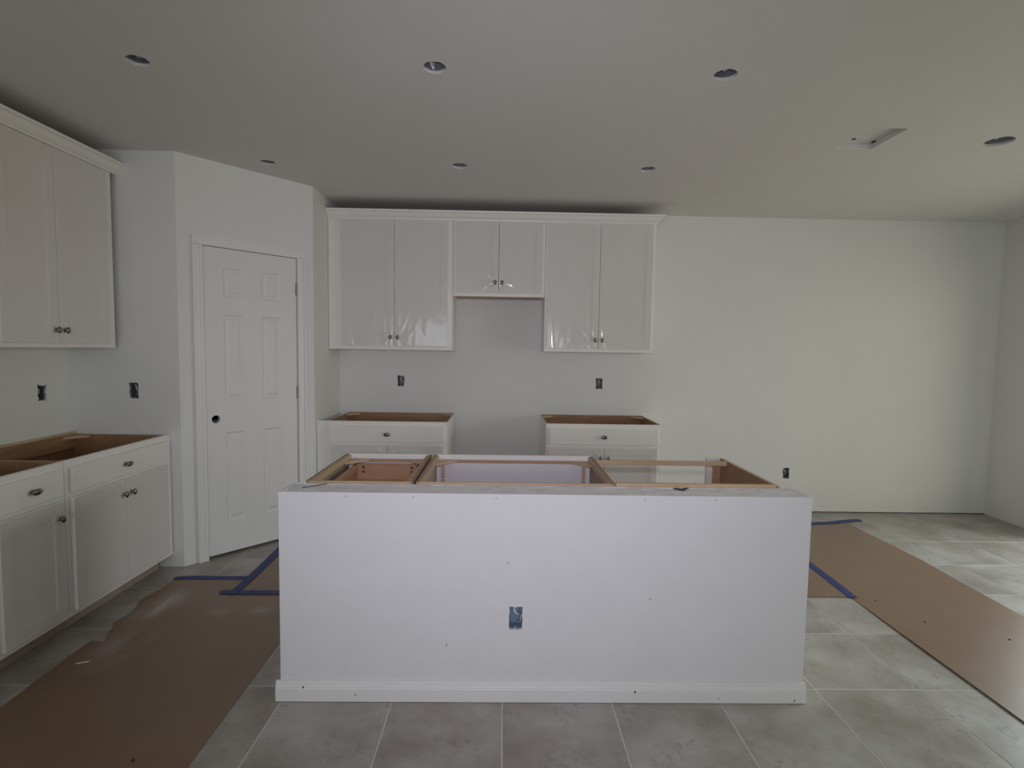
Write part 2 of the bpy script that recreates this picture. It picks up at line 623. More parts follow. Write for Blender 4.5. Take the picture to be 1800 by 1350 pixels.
casing_leg(D0 - 0.006 - CW, D0 - 0.006, False).obj('casing_side', 'trim_paint', trim)
casing_leg(D1 + 0.006, D1 + 0.006 + CW, True).obj('casing_side', 'trim_paint', trim)
MB().box(D0 - 0.006 - CW, D1 + 0.006 + CW, -0.012, -0.0005, DT + 0.006, DT + 0.004 + CW) \
    .box(D0 - 0.006 - CW, D1 + 0.006 + CW, -0.019, -0.012, DT + CW - 0.010, DT + 0.004 + CW).obj('casing_head', 'trim_paint', trim)
MB().box(D0 - 0.018, D0 - 0.004, 0.014, 0.11, 0, DT + 0.004).obj('jamb', 'trim_paint', trim)
MB().box(D1 + 0.004, D1 + 0.018, 0.014, 0.11, 0, DT + 0.004).obj('jamb', 'trim_paint', trim)
MB().box(D0 - 0.018, D1 + 0.018, 0.014, 0.11, DT + 0.004, DT + 0.018).obj('jamb', 'trim_paint', trim)

door = thing('door_1', 'white six-panel pantry door with an empty knob bore', 'door', A, ANG, kind='structure')
DB = 0.020
PX = [(0.268, 0.396), (0.518, 0.651)]
PZ = [(1.757, 1.954), (1.066, 1.642), (0.238, 0.849)]
panels = [rect(a, b, c, d) for a, b in PX for c, d in PZ]
bore = [(0.209 + 0.027 * math.cos(2 * PI * k / 20), 0.944 + 0.027 * math.sin(2 * PI * k / 20)) for k in range(20)]
panel_mb(rect(D0, D1, DB, DT), panels + [bore], 0.035).obj('door_leaf', 'door_paint', door, (0, 0.001, 0))
for r_ in panels:
    (a, c), (b, d) = r_[0], r_[2]
    # sloped sticking, flat groove, raised field
    rings = [(0.0, 0.001), (0.012, 0.009), (0.020, 0.009), (0.036, 0.003)]
    vs, fs = [], []
    for ins, dep in rings:
        vs += [(a + ins, dep, c + ins), (b - ins, dep, c + ins), (b - ins, dep, d - ins), (a + ins, dep, d - ins)]
    for i in range(len(rings) - 1):
        for k in range(4):
            fs.append((i * 4 + k, i * 4 + (k + 1) % 4, i * 4 + 4 + (k + 1) % 4, i * 4 + 4 + k))
    e = 4 * (len(rings) - 1)
    fs.append((e, e + 1, e + 2, e + 3))
    vs += [(a, 0.034, c), (b, 0.034, c), (b, 0.034, d), (a, 0.034, d)]
    n_ = len(vs) - 4
    fs += [(n_, n_ + 3, n_ + 2, n_ + 1)] + [(k, n_ + k, n_ + (k + 1) % 4, (k + 1) % 4) for k in range(4)]
    MB().add(vs, fs).obj('door_panel', 'door_paint', door)
for z in (1.857, 1.098, 0.25):
    mb = MB()
    for k in range(5):
        mb.tube([(D1 + 0.004, -0.006, z - 0.045 + k * 0.018 + 0.001), (D1 + 0.004, -0.006, z - 0.045 + k * 0.018 + 0.017)], 0.0065, 10)
    mb.box(D1 - 0.006, D1 + 0.004, -0.003, 0.001, z - 0.045, z + 0.045)
    mb.obj('hinge', 'hinge_metal', door)
MB().box(D0 - 0.004, D0 + 0.001, 0.004, 0.03, 0.915, 0.973).obj('strike_plate', 'hinge_metal', door)

# ------------------------------------------------------------------ electrical boxes


def elec_box(label, loc, rz, style, seed, bw=BOXW, bh=BOXH):
    o = thing('electrical_box', label, 'electrical box', loc, rz, 'unfinished wall outlet boxes')
    d = 0.06
    w2, h2 = bw / 2, bh / 2
    t = 0.003
    y0 = 0.0145
    m_ = 'blue_box' if style == 'blue' else 'grey_box'
    mb = MB()
    mb.box(-w2, -w2 + t, y0, d, -h2, h2).box(w2 - t, w2, y0, d, -h2, h2)
    mb.box(-w2, w2, y0, d, -h2, -h2 + t).box(-w2, w2, y0, d, h2 - t, h2).box(-w2, w2, d, d + t, -h2, h2)
    mb.obj('box_shell', m_, o)
    for s in (-1, 1):
        MB().lathe([(0.0045, -0.004), (0.0045, 0.006), (0.002, 0.0065)], 10).obj(
            'screw_boss', m_, o, (0, y0 + 0.004, s * (h2 - 0.008)))
    rnd = random.Random(seed)
    for k in range(2):
        xa = (-0.010, 0.012)[k] + rnd.uniform(-0.003, 0.003)
        xb = rnd.uniform(-0.016, 0.016)
        pts = []
        for i in range(13):
            s = i / 12
            z = (h2 - 0.006) * (1 - s) + (-h2 * (0.15 + 0.5 * k)) * s
            pts.append((xa + (xb - xa) * s + 0.006 * math.sin(s * 6 + seed + k), y0 + 0.006 + 0.026 * (1 - math.sin(s * PI)) + 0.004 * k, z))
        zt = pts[-1]
        pts += [(zt[0] + 0.010, y0 + 0.016, zt[2] + 0.012), (zt[0] + 0.013, y0 + 0.022, zt[2] + 0.03)]
        MB().tube(pts, 0.0042 if k == 0 else 0.0034, 7).obj('cable', 'cable_white' if k == 0 else 'cable_grey', o, smooth=True)
    return o


elec_box('dark outlet box above the base cabinet next to the pantry wall', (BK[0][0], YB, BK[0][1]), 0, 'grey', 1)
elec_box('dark outlet box above the base cabinet beside the bare wall', (BK[1][0], YB, BK[1][1]), 0, 'grey', 2)
elec_box('low outlet box near the floor in the bare back wall', (BK[2][0], YB, BK[2][1]), 0, 'grey', 3)
elec_box('outlet box in the side wall above the long base cabinet run', (XL, LB[0], LB[1]), PI / 2, 'grey', 4)
elec_box('outlet box in the short wall beside the pantry door', (NB[0], YN, NB[1]), 0, 'grey', 5)

# ------------------------------------------------------------------ ceiling rough-ins
CAN_LABELS = [
    'ragged light hole in the ceiling in front of the side-wall cabinets',
    'dark light hole in the ceiling over the island middle with looped cable',
    'light hole in the ceiling over the dishwasher bay end of the island',
    'light hole in the ceiling beside the angled pantry wall',
    'light hole in the ceiling in front of the short middle upper cabinet',
    'light hole in the ceiling in front of the upper cabinet beside the bare wall',
    'larger round ceiling box opening beyond the rectangular duct opening']
for i, (x, y, r) in enumerate(CANS):
    o = thing('light_housing', CAN_LABELS[i], 'light opening', (x, y, H + 0.0145), random.uniform(-1, 1), 'recessed light rough-ins')
    n, R_, hh = 24, r + 0.004, (0.030 if i == 6 else 0.055)
    vs, fs = [], []
    prof = [(R_, 0), (R_, hh), (0.001, hh), (0.001, hh + 0.003), (R_ + 0.003, hh + 0.003), (R_ + 0.003, 0)]
    for rr, zz in prof:
        vs += [(rr * math.cos(2 * PI * k / n), rr * math.sin(2 * PI * k / n), zz) for k in range(n)]
    for a in range(len(prof)):
        b = (a + 1) % len(prof)
        fs += [(a * n + k, a * n + (k + 1) % n, b * n + (k + 1) % n, b * n + k) for k in range(n)]
    MB().add(vs, fs).obj('can', 'galvanised', o)
    rnd = random.Random(90 + i)
    for c in range(2 if i < 6 else 1):
        a0 = rnd.uniform(0, 2 * PI)
        lo = -0.016 if i in (1,) and c == 0 else 0.004
        pts = []
        for k in range(15):
            s = k / 14
            rr = r * (0.75 - 0.6 * math.sin(s * PI))
            aa = a0 + s * 2.4
            pts.append((rr * math.cos(aa), rr * math.sin(aa), hh - 0.004 - (hh - 0.004 - lo) * math.sin(s * PI)))
        MB().tube(pts, 0.005, 7).obj('cable', 'cable_white' if c == 0 else 'cable_grey', o, smooth=True)

vo = thing('vent_boot', 'rectangular duct opening in the ceiling with bare metal boot', 'vent', ((VENT[0] + VENT[1]) / 2, (VENT[2] + VENT[3]) / 2, H + 0.0145))
vw, vd, vh = (VENT[1] - VENT[0]) / 2 + 0.002, (VENT[3] - VENT[2]) / 2 + 0.002, 0.016
MB().box(-vw - .003, -vw, -vd, vd, 0, vh).obj('boot_side', 'duct', vo)
MB().box(vw, vw + .003, -vd, vd, 0, vh).obj('boot_side', 'duct', vo)
MB().box(-vw - .003, vw + .003, -vd - .003, -vd, 0, vh).obj('boot_side', 'duct', vo)
MB().box(-vw - .003, vw + .003, vd, vd + .003, 0, vh).obj('boot_side', 'duct', vo)
MB().box(-vw, vw, -vd, vd, vh, vh + .003).obj('boot_top', 'duct', vo)
MB().box(-vw + 0.006, -vw + 0.070, vd - 0.085, vd - 0.070, 0.013, 0.0155).obj('dark_slit_tab', 'rubber_black', vo)  # black strip standing in for a dark slit in the boot
MB().box(vw - 0.022, vw - 0.010, vd - 0.062, vd - 0.040, 0.010, 0.0155).obj('dark_slit_tab', 'rubber_black', vo)

# ------------------------------------------------------------------ cabinets
KNOB = MB().lathe([(0.0085, 0.0), (0.0085, 0.002), (0.0052, 0.004), (0.0046, 0.012), (0.0075, 0.0155), (0.0125, 0.018),
                   (0.0142, 0.0215), (0.0135, 0.0245), (0.0100, 0.0275), (0.0050, 0.0292), (0.0008, 0.0297)],
                  20, 0.92, 1.25).mesh('knob', 'knob_metal', smooth=True)


def knob(parent, x, y, z, flat=False):
    o = link('knob', KNOB, parent, (x, y, z), (0, PI / 2 if flat else 0, 0))
    if flat:
        o.scale = (1.15, 1, 1.5)
    return o


def shaker(w, h):
    """door leaf, front at y=-0.019, back at y=0"""
    fw_ = 0.055
    vs, fs = [], []
    t = -0.019
    rings = [(0, 0.0), (0, t + 0.0015), (0.0015, t), (fw_, t), (fw_ + 0.004, t + 0.0065)]
    for ins, y in rings:
        vs += [(ins, y, ins), (w - ins, y, ins), (w - ins, y, h - ins), (ins, y, h - ins)]
    for i in range(len(rings) - 1):
        for k in range(4):
            fs.append((i * 4 + k, i * 4 + (k + 1) % 4, i * 4 + 4 + (k + 1) % 4, i * 4 + 4 + k))
    e = 4 * (len(rings) - 1)
    fs += [(e, e + 1, e + 2, e + 3), (3, 2, 1, 0)]
    return MB().add(vs, fs)


def film_mesh(w, h, kx, kz, seed):
    nx = 56
    nz = int(nx * h / w)
    vs, fs = [], []
    for j in range(nz + 1):
        for i in range(nx + 1):
            x, z = w * i / nx, h * j / nz
            d = math.hypot(x - kx, (z - kz) * 0.8)
            a = math.atan2(z - kz, x - kx)
            edge = min(1, 12 * min(i / nx, 1 - i / nx))
            wob = noise.noise(Vector((x * 8, z * 5, seed)))
            star = max(0.0, math.sin(a * 6 + seed + 5 * wob)) ** 3 * math.exp(-d / 0.06) * min(1, d / 0.02)
            fold = max(0.0, 1 - abs(noise.noise(Vector((x * 11 + seed * 3, z * 1.3, seed)))) * 7) * math.exp(-z / (0.4 * h))
            crease = 0.0075 * star + 0.0020 * fold + 0.0010 * wob
            vs.append((x, -0.0012 - abs(crease) * (0.3 + 0.7 * edge), z))
    for j in range(nz):
        for i in range(nx):
            k = j * (nx + 1) + i
            fs.append((k, k + 1, k + nx + 2, k + nx + 1))
    me = bpy.data.meshes.new('protective_film')
    me.from_pydata(vs, [], fs)
    for p in me.polygons:
        p.use_smooth = True
    me.materials.append(MATS['film'])
    return me


SEED = [0]


def add_door(cab, x0, x1, z0, z1, kx, kz, film=True):
    """x0..z1 in cabinet coordinates; face frame front at y=0; kx,kz knob position in cabinet coordinates"""
    SEED[0] += 1
    d = shaker(x1 - x0, z1 - z0).obj('door', 'cabinet_paint', cab, (x0, -0.001, z0))
    knob(d, kx - x0, -0.019, kz - z0)
    if film:
        me = film_mesh(x1 - x0 - 0.006, z1 - z0 - 0.006, kx - x0, kz - z0, SEED[0] * 1.7)
        link('protective_film', me, d, (0.003, -0.019, 0.003))
    return d


def add_drawer(cab, x0, x1, z0, z1, kx=None):
    d = MB().box(0, x1 - x0, -0.019, 0, 0, z1 - z0).obj('drawer_front', 'cabinet_paint', cab, (x0, -0.001, z0), bevel=0.0015)
    knob(d, ((x0 + x1) / 2 if kx is None else kx) - x0, -0.019, (z1 - z0) * 0.5, True)
    return d


def side_panel(cab, x0, x1, y0, y1, z0, z1, inward):
    """white outside, wood coloured inside and on the cut top edge"""
    return MB().box(x0, x1, y0, y1, 0.085, z1).box(x0, x1, 0.0885, y1, 0.0, 0.0849).obj('side_panel', 'cabinet_paint', cab, mats=['cab_inside'],
                                               rule=lambda f: 1 if (f.normal.x * inward > 0.5 or f.normal.z > 0.5) else 0)


def face_frame(cab, x0, x1, z0, z1, rails, stiles, sw=0.040):
    mb = MB()
    mb.box(x0, x0 + sw, 0, 0.019, z0, z1).box(x1 - sw, x1, 0, 0.019, z0, z1)
    for a, b in rails:
        mb.box(x0 + sw, x1 - sw, 0, 0.019, a, b)
    return mb.obj('face_frame', 'cabinet_paint', cab)


def brace(cab, x, y, z, sx, sy, s=0.075, mat='pine'):
    p = [(x, y), (x + sx * s, y), (x, y + sy * s)]
    if sx * sy < 0:
        p.reverse()
    return MB().prism(p, z - 0.012, z).obj('corner_brace', mat, cab)


BH = 0.866


def base_cab(label, loc, rz, w, ndoor, group, split=None, fill_l=0.0, fill_r=0.0, knob_side=1, d=0.585, ledger=True):
    """base cabinet without a worktop; local x 0..w (carcass plus fillers), face frame front at y=0"""
    c = thing('base_cabinet', label, 'cabinet', loc, rz, group)
    a, b = fill_l, w - fill_r
    t = 0.013
    side_panel(c, a, a + t, 0.019, d, 0.0, BH, 1)
    side_panel(c, b - t, b, 0.019, d, 0.0, BH, -1)
    MB().box(a + t, b - t, d - 0.006, d, 0.09, BH).obj('back_panel', 'cab_dark', c)
    MB().box(a + t, b - t, 0.019, d - 0.006, 0.09, 0.103).obj('bottom_panel', 'cab_inside', c)
    face_frame(c, a, b, 0.085, BH, [(BH - 0.040, BH), (0.682 - 0.012, 0.722), (0.085, 0.125)], None)
    MB().box(a, b, 0.075, 0.088, 0.0, 0.085).obj('toe_kick', 'panel_grey', c)
    MB().box(a + t, b - t, d - 0.025, d - 0.007, BH - 0.085, BH).obj('hanging_rail', 'cab_dark', c)
    for sx, x in ((1, a + t), (-1, b - t)):
        brace(c, x, 0.019, BH - 0.006, sx, 1, mat='cab_dark')
        brace(c, x, d - 0.025, BH - 0.006, sx, -1, 0.09, mat='pine')
    if fill_l:
        MB().box(0, a - 0.0005, 0, 0.019, 0.085, BH).obj('filler_strip', 'cabinet_paint', c)
    if fill_r:
        MB().box(b + 0.0005, w, 0, 0.019, 0.085, BH).obj('filler_strip', 'cabinet_paint', c)
    rv = 0.027
    add_drawer(c, a + rv, b - rv, 0.706, 0.832)
    z0, z1 = 0.113, 0.682
    kz = 0.602
    if ndoor == 1:
        add_door(c, a + rv, b - rv, z0, z1, (b - rv - 0.032) if knob_side > 0 else (a + rv + 0.032), kz)
    else:
        s = split if split is not None else (a + b) / 2
        add_door(c, a + rv, s - 0.0018, z0, z1, s - 0.031, kz)
        add_door(c, s + 0.0018, b - rv, z0, z1, s + 0.031, kz)
    return c


GB = 'base cabinets without worktop'
YF = 4.083            # face frame front of the back base cabinets
base_cab('white base cabinet between the pantry wall and the cooker gap', (-1.437, YF, 0), 0, 1.009, 2, GB, split=0.544, fill_l=0.082)
base_cab('white base cabinet below the upper cabinet beside the bare wall', (0.344, YF, 0), 0, 0.903, 2, GB, split=0.459)
# pine ledger on the wall behind the left one
XF = -2.120           # face frame front of the left run (faces +x)
base_cab('wide two-door white base cabinet touching the short wall by the pantry', (XF, 2.553, 0), PI / 2, 0.814, 2, GB, split=0.394, fill_r=0.030)
base_cab('narrow one-door white base cabinet with a single door knob', (XF, 2.168, 0), PI / 2, 0.383, 1, GB, knob_side=1)
base_cab('two-door white base cabinet beyond the narrow one-door cabinet', (XF, 1.552, 0), PI / 2, 0.614, 2, GB)
tag(MB().box(XL + 0.001, XL + 0.019, 1.60, YN - 0.002, BH - 0.075, BH + 0.012).obj('ledger_board', 'pine_y'),
    'wooden ledger along the side wall behind the long base cabinet run', 'board')


def upper_cab(label, loc, rz, w, z0, z1, group, dz0, dz1, split, dl, dr, fill_l=0.0, d=0.303, kdz=0.069, under='cabinet_paint'):
    c = thing('wall_cabinet', label, 'cabinet', (loc[0], loc[1], z0), rz, group)
    h = z1 - z0
    a = fill_l
    t = 0.013
    MB().box(a, a + t, 0.019, d, 0, h).obj('side_panel', 'cabinet_paint', c)
    MB().box(w - t, w, 0.019, d, 0, h).obj('side_panel', 'cabinet_paint', c)
    ub = 0.003 if under != 'cabinet_paint' else 0.012
    MB().box(a + t, w - t, 0.019, d, ub, 0.025).obj('bottom_panel', under, c)
    MB().box(a + t, w - t, 0.019, d, h - 0.013, h).obj('top_panel', 'cab_inside', c)
    MB().box(a + t, w - t, d - 0.006, d, 0.025, h - 0.013).obj('back_panel', 'cab_inside', c)
    face_frame(c, a, w, 0, h, [(0, 0.045), (h - 0.045, h)], None, 0.038)
    if fill_l:
        MB().box(0, a - 0.0005, 0, 0.019, 0, h).obj('filler_strip', 'cabinet_paint', c)
    add_door(c, dl, split - 0.0018, dz0 - z0, dz1 - z0, split - 0.029, dz0 - z0 + kdz)
    add_door(c, split + 0.0018, dr, dz0 - z0, dz1 - z0, split + 0.029, dz0 - z0 + kdz)
    return c


GU = 'white upper wall cabinets'
YU = 4.371
upper_cab('tall white upper cabinet nearest the pantry on the back wall', (-1.437, YU), 0, 1.015, 1.423, 2.50, GU, 1.456, 2.476, 0.540, 0.103, 0.977, fill_l=0.060)
upper_cab('short white upper cabinet above the cooker gap', (-0.420, YU), 0, 0.753, 1.872, 2.50, GU, 1.900, 2.476, 0.373, 0.020, 0.733, kdz=0.083, under='drawer_wood')
upper_cab('tall white upper cabinet beside the long bare wall', (0.335, YU), 0, 0.905, 1.428, 2.50, GU, 1.458, 2.476, 0.448, 0.022, 0.882)
XU = -2.420
upper_cab('white wall cabinet on the side wall ending near the short wall', (XU, 2.545), PI / 2, 0.790, 1.413, 2.50, GU, 1.438, 2.470, 0.358, 0.020, 0.730)
upper_cab('white wall cabinet on the side wall farther from the pantry', (XU, 1.770), PI / 2, 0.773, 1.413, 2.50, GU, 1.438, 2.470, 0.386, 0.020, 0.752)

# crown moulding: profile (outwards, up) swept with mitred corners
CROWN = [(0.0, 2.478), (0.012, 2.478), (0.014, 2.488), (0.022, 2.493), (0.034, 2.505), (0.044, 2.521), (0.050, 2.529),
         (0.060, 2.532), (0.062, 2.546), (0.0, 2.546)]


def crown(path, label):
    """path in plan, outward side on the right hand of travel"""
    pts = [Vector((p[0], p[1], 0)) for p in path]
    vs, fs = [], []
    n = len(CROWN)
    for i, p in enumerate(pts):
        ns = []
        for j in (i - 1, i):
            if 0 <= j < len(pts) - 1:
                d = (pts[j + 1] - pts[j]).normalized()
                ns.append(Vector((d.y, -d.x, 0)))
        if len(ns) == 2:
            k = (ns[0] + ns[1]) / (1 + ns[0].dot(ns[1]))
        else:
            k = ns[0]
        vs += [(p.x + k.x * o_, p.y + k.y * o_, z) for o_, z in CROWN]
    for i in range(len(pts) - 1):
        for k in range(n):
            fs.append((i * n + k, i * n + (k + 1) % n, (i + 1) * n + (k + 1) % n, (i + 1) * n + k))
    fs += [tuple(range(n)), tuple((len(pts) - 1) * n + k for k in reversed(range(n)))]
    return tag(MB().add(vs, fs).obj('crown_moulding', 'cabinet_paint'), label, 'moulding')


crown([(-1.438, YU - 0.0005), (1.2405, YU - 0.0005), (1.2405, YB - 0.001)], 'white crown moulding along the back upper cabinets with mitred end')
crown([(XU + 0.0005, 1.770), (XU + 0.0005, YN - 0.001)][::1], 'white crown moulding along the side-wall cabinets')

# ------------------------------------------------------------------ island: half wall with open cabinets behind it
IX0, IX1, IY0, IY1, IZ = -0.887, 1.260, 2.0764, 2.2286, 0.862
IBX, IBZ = 0.0665, 0.3485
iw = panel_mb(rect(0, IX1 - IX0, 0.002, IZ), [ragged_rect(IBX - IX0, IBZ, 0.052, 0.094, 0.0022, 33)], 0.013)
L_ = IX1 - IX0
iw.box(0, 0.013, 0.013, IY1 - IY0 - 0.013, 0.002, IZ - 0.002)
iw.box(L_ - 0.013, L_, 0.013, IY1 - IY0 - 0.013, 0.002, IZ - 0.002)
iw.box(0, L_, IY1 - IY0 - 0.013, IY1 - IY0, 0.002, IZ - 0.003)
wi = tag(iw.obj('wall_island', 'drywall', None, (IX0, IY0, 0)),
         'white drywall half wall forming the island front', 'wall', kind='structure')
# rough top plate, slightly uneven
nx, ny = 120, 6
vs, fs = [], []
for j in range(ny + 1):
    for i in range(nx + 1):
        x = 0.012 + (L_ - 0.024) * i / nx
        y = 0.012 + (IY1 - IY0 - 0.024) * j / ny
        if i in (0, nx):
            x += 0.010 * noise.noise(Vector((j * 1.9, i, 3)))
        vs.append((x, y, IZ - 0.004 + 0.005 * noise.noise(Vector((x * 16, y * 24, 1.3)))))
for j in range(ny):
    for i in range(nx):
        k = j * (nx + 1) + i
        fs.append((k, k + 1, k + nx + 2, k + nx + 1))
nb = len(vs)
vs += [(0.013, 0.013, IZ - 0.04), (L_ - 0.013, 0.013, IZ - 0.04), (L_ - 0.013, IY1 - IY0 - 0.013, IZ - 0.04), (0.013, IY1 - IY0 - 0.013, IZ - 0.04)]
fs.append((nb, nb + 3, nb + 2, nb + 1))
MB().add(vs, fs).obj('top_plate', 'plaster_top', wi, smooth=True)
for x, z in [(-0.621, 0.846), (-0.352, 0.846), (-0.02, 0.844), (0.579, 0.848), (0.865, 0.846), (0.032, 0.579), (0.614, 0.434)]:
    MB().lathe([(0.0032, -0.002), (0.0034, 0.0004), (0.002, 0.0002)], 10).obj('screw_head', 'screw_grey', wi, (x - IX0, 0, z))
MB().box(-0.001, 0.001, -0.0004, 0.001, -0.008, 0.008).obj('scratch', 'crumb_dark', wi, (-0.214 - IX0, 0, 0.234), (0, 0.15, 0))
elec_box('blue outlet box with white cable in the island front', (IBX, IY0, IBZ), 0, 'blue', 8, 0.058, 0.10)

bp = [(0, 0), (-0.0145, 0.0), (-0.0145, 0.052), (-0.0125, 0.056), (-0.0125, 0.060), (-0.0105, 0.064), (-0.0085, 0.074), (-0.0065, 0.081), (0, 0.083)]
vs, fs = [], []
xs = (IX0 - 0.016, IX1 + 0.008)
for x in xs:
    vs += [(x, IY0 - 0.0006 + y, z + 0.002) for y, z in bp]
n = len(bp)
fs = [(k, (k + 1) % n, n + (k + 1) % n, n + k) for k in range(n)] + [tuple(range(n)), tuple(n + k for k in reversed(range(n)))]
bbd = tag(MB().add(vs, fs).obj('baseboard_island', 'trim_paint'), 'chipped white baseboard along the island front', 'baseboard', kind='structure')
for x, z, s, m_ in [(-0.791, 0.059, 0.004, 'crumb_dark'), (-0.58, 0.029, 0.005, 'screw_grey'), (0.56, 0.046, 0.006, 'chip_brown'),
                    (0.906, 0.019, 0.004, 'screw_grey'), (0.871, 0.021, 0.003, 'screw_grey'), (1.221, 0.012, 0.004, 'crumb_dark')]:
    MB().lathe([(s, -0.002), (s * 0.9, 0.0005), (s * 0.3, 0.0004)], 7, 0.8, 1.1).obj('chip', m_, bbd, (x, IY0 - 0.0150, z + 0.002))

# island carcasses; their doors face away from the camera, local frame turned by 180 degrees
IYF = 2.846       # face frame front (faces +y)
IYB = 2.236       # back of the carcasses, against the half wall


def island_cab(label, x0, x1, group):
    c = thing('island_cabinet', label, 'cabinet', (x1, IYF, 0), PI, group)
    return c, x1 - x0


GI = 'open island cabinets without worktop'
dI = IYF - IYB


def island_shell(c, w, name_mat='panel_grey'):
    t = 0.014
    for x, inw in ((0, 1), (w - t, -1)):
        MB().box(x, x + t, 0.019, dI, 0.0, BH).obj('side_panel', 'panel_grey', c, mats=['cab_inside'],
                                                  rule=lambda f: 1 if f.normal.z > 0.5 else 0)
        # light strip nailed inside along the top of each side
        xa = (t, t + 0.012) if inw > 0 else (w - t - 0.012, w - t)
        MB().box(xa[0], xa[1], 0.020, dI - 0.013, BH - 0.030, BH - 0.004).obj('side_cleat', 'pine_y', c)
    MB().box(t, w - t, dI - 0.012, dI, BH - 0.085, BH).obj('back_rail', 'pine', c)
    MB().box(t, w - t, dI - 0.004, dI, 0.09, BH - 0.086).obj('back_panel', 'cab_inside', c)
    MB().box(t, w - t, 0.019, dI - 0.004, 0.09, 0.103).obj('bottom_panel', 'cab_inside', c)
    face_frame(c, 0, w, 0.085, BH, [(BH - 0.026, BH), (0.085, 0.125), (0.67, 0.70)], None, 0.032)
    MB().box(t, w - t, 0.020, 0.034, BH - 0.040, BH - 0.028).obj('stretcher', 'drawer_wood', c)
    MB().box(0, w, 0.075, 0.088, 0.0, 0.085).obj('toe_kick', 'cabinet_paint', c)
    for sx, x in ((1, t + 0.012), (-1, w - t - 0.012)):
        brace(c, x, 0.034, BH - 0.024, sx, 1, 0.10)
        brace(c, x, dI - 0.013, BH - 0.030, sx, -1, 0.05)


# drawer base beside the pantry side end
c, w_ = island_cab('open island drawer cabinet with wooden drawer box', -0.838, -0.381, GI)
island_shell(c, w_)
d = add_drawer(c, 0.020, w_ - 0.020, 0.700, 0.842)
bx0, bx1, by1 = 0.055, w_ - 0.055, 0.52
zt, zb_ = 0.818, 0.722
box_parts = [('drawer_side', (bx0, bx0 + 0.013, 0.030, by1, zb_, zt)), ('drawer_side', (bx1 - 0.013, bx1, 0.030, by1, zb_, zt)),
             ('drawer_back', (bx0 + 0.013, bx1 - 0.013, by1 - 0.013, by1, zb_, zt)),
             ('drawer_inner_front', (bx0 + 0.013, bx1 - 0.013, 0.040, 0.053, zb_, zt)),
             ('drawer_bottom', (bx0 + 0.013, bx1 - 0.013, 0.053, by1 - 0.013, zb_ + 0.008, zb_ + 0.013))]
for nm, b_ in box_parts:
    MB().box(*b_).obj(nm, 'drawer_wood', c)
for x in (bx0 + 0.045, bx1 - 0.045):
    for z in (0.800, 0.776):
        MB().lathe([(0.0065, -0.0005), (0.0065, 0.0022), (0.003, 0.0012)], 10).obj('screw_head', 'dark_metal', c, (x, 0.0535, z), (0, 0, PI))
MB().lathe([(0.003, -0.0005), (0.003, 0.0012), (0.001, 0.0014)], 8).obj('screw_head', 'screw_grey', c, ((bx0 + bx1) / 2, 0.0535, 0.792), (0, 0, PI))
add_door(c, 0.020, w_ - 0.020, 0.113, 0.672, 0.05, 0.6, False)

# sink base
c, w_ = island_cab('wide open sink cabinet in the middle of the island', -0.366, 0.494, GI)
island_shell(c, w_)
MB().box(0.030, w_ - 0.030, 0.0195, 0.0325, 0.700, BH - 0.041).obj('false_front', 'primed_board', c)
MB().box(0.020, w_ - 0.020, -0.020, -0.001, 0.700, 0.842).obj('false_drawer_front', 'cabinet_paint', c, bevel=0.0015)
for x in (0.050, w_ - 0.050):
    mb = MB()
    for k in range(6):
        mb.box(x - 0.010, x + 0.010, 0.0335, 0.0365 + 0.003 * (k % 2), 0.705 + k * 0.018, 0.705 + k * 0.018 + 0.014)
    mb.obj('mounting_bracket', 'pine', c)
add_door(c, 0.020, w_ / 2 - 0.0018, 0.113, 0.672, w_ / 2 - 0.031, 0.6, False)
add_door(c, w_ / 2 + 0.0018, w_ - 0.020, 0.113, 0.672, w_ / 2 + 0.031, 0.6, False)

# dishwasher bay: end panel, front stile and the pine rails that span it
e = thing('end_panel', 'wooden island end panel with white front stile', 'panel', (1.192, IYB, 0))
MB().box(0, 0.016, 0, dI - 0.02, 0.0, BH).obj('side_panel', 'cab_inside', e, mats=['cabinet_paint', 'pine_y'],
                                            rule=lambda f: 1 if f.normal.x > 0.5 else (2 if f.normal.z > 0.5 else 0))
MB().box(-0.072, 0.016, dI - 0.0195, dI, 0.0, BH).obj('front_stile', 'cabinet_paint', e)
MB().box(-0.040, -0.0005, dI - 0.034, dI - 0.020, 0.09, BH - 0.03).obj('nailing_block', 'drawer_wood', e)
tag(MB().box(0.4955, 1.1905, 2.730, 2.748, 0.842, 0.866).obj('pine_rail', 'pine', bevel=0.001),
    'pine rail bridging the empty dishwasher bay of the island', 'board')
tag(MB().box(0.4955, 1.1905, IY1 + 0.0015, IY1 + 0.020, 0.828, 0.872).obj('pine_rail', 'pine', bevel=0.001),
    'pine cleat fixed along the back of the island half wall', 'board')

# things lying on the half wall
def on_top(x, y):
    return IZ - 0.004 + 0.005 * noise.noise(Vector(((x - IX0) * 16, (y - IY0) * 24, 1.3)))


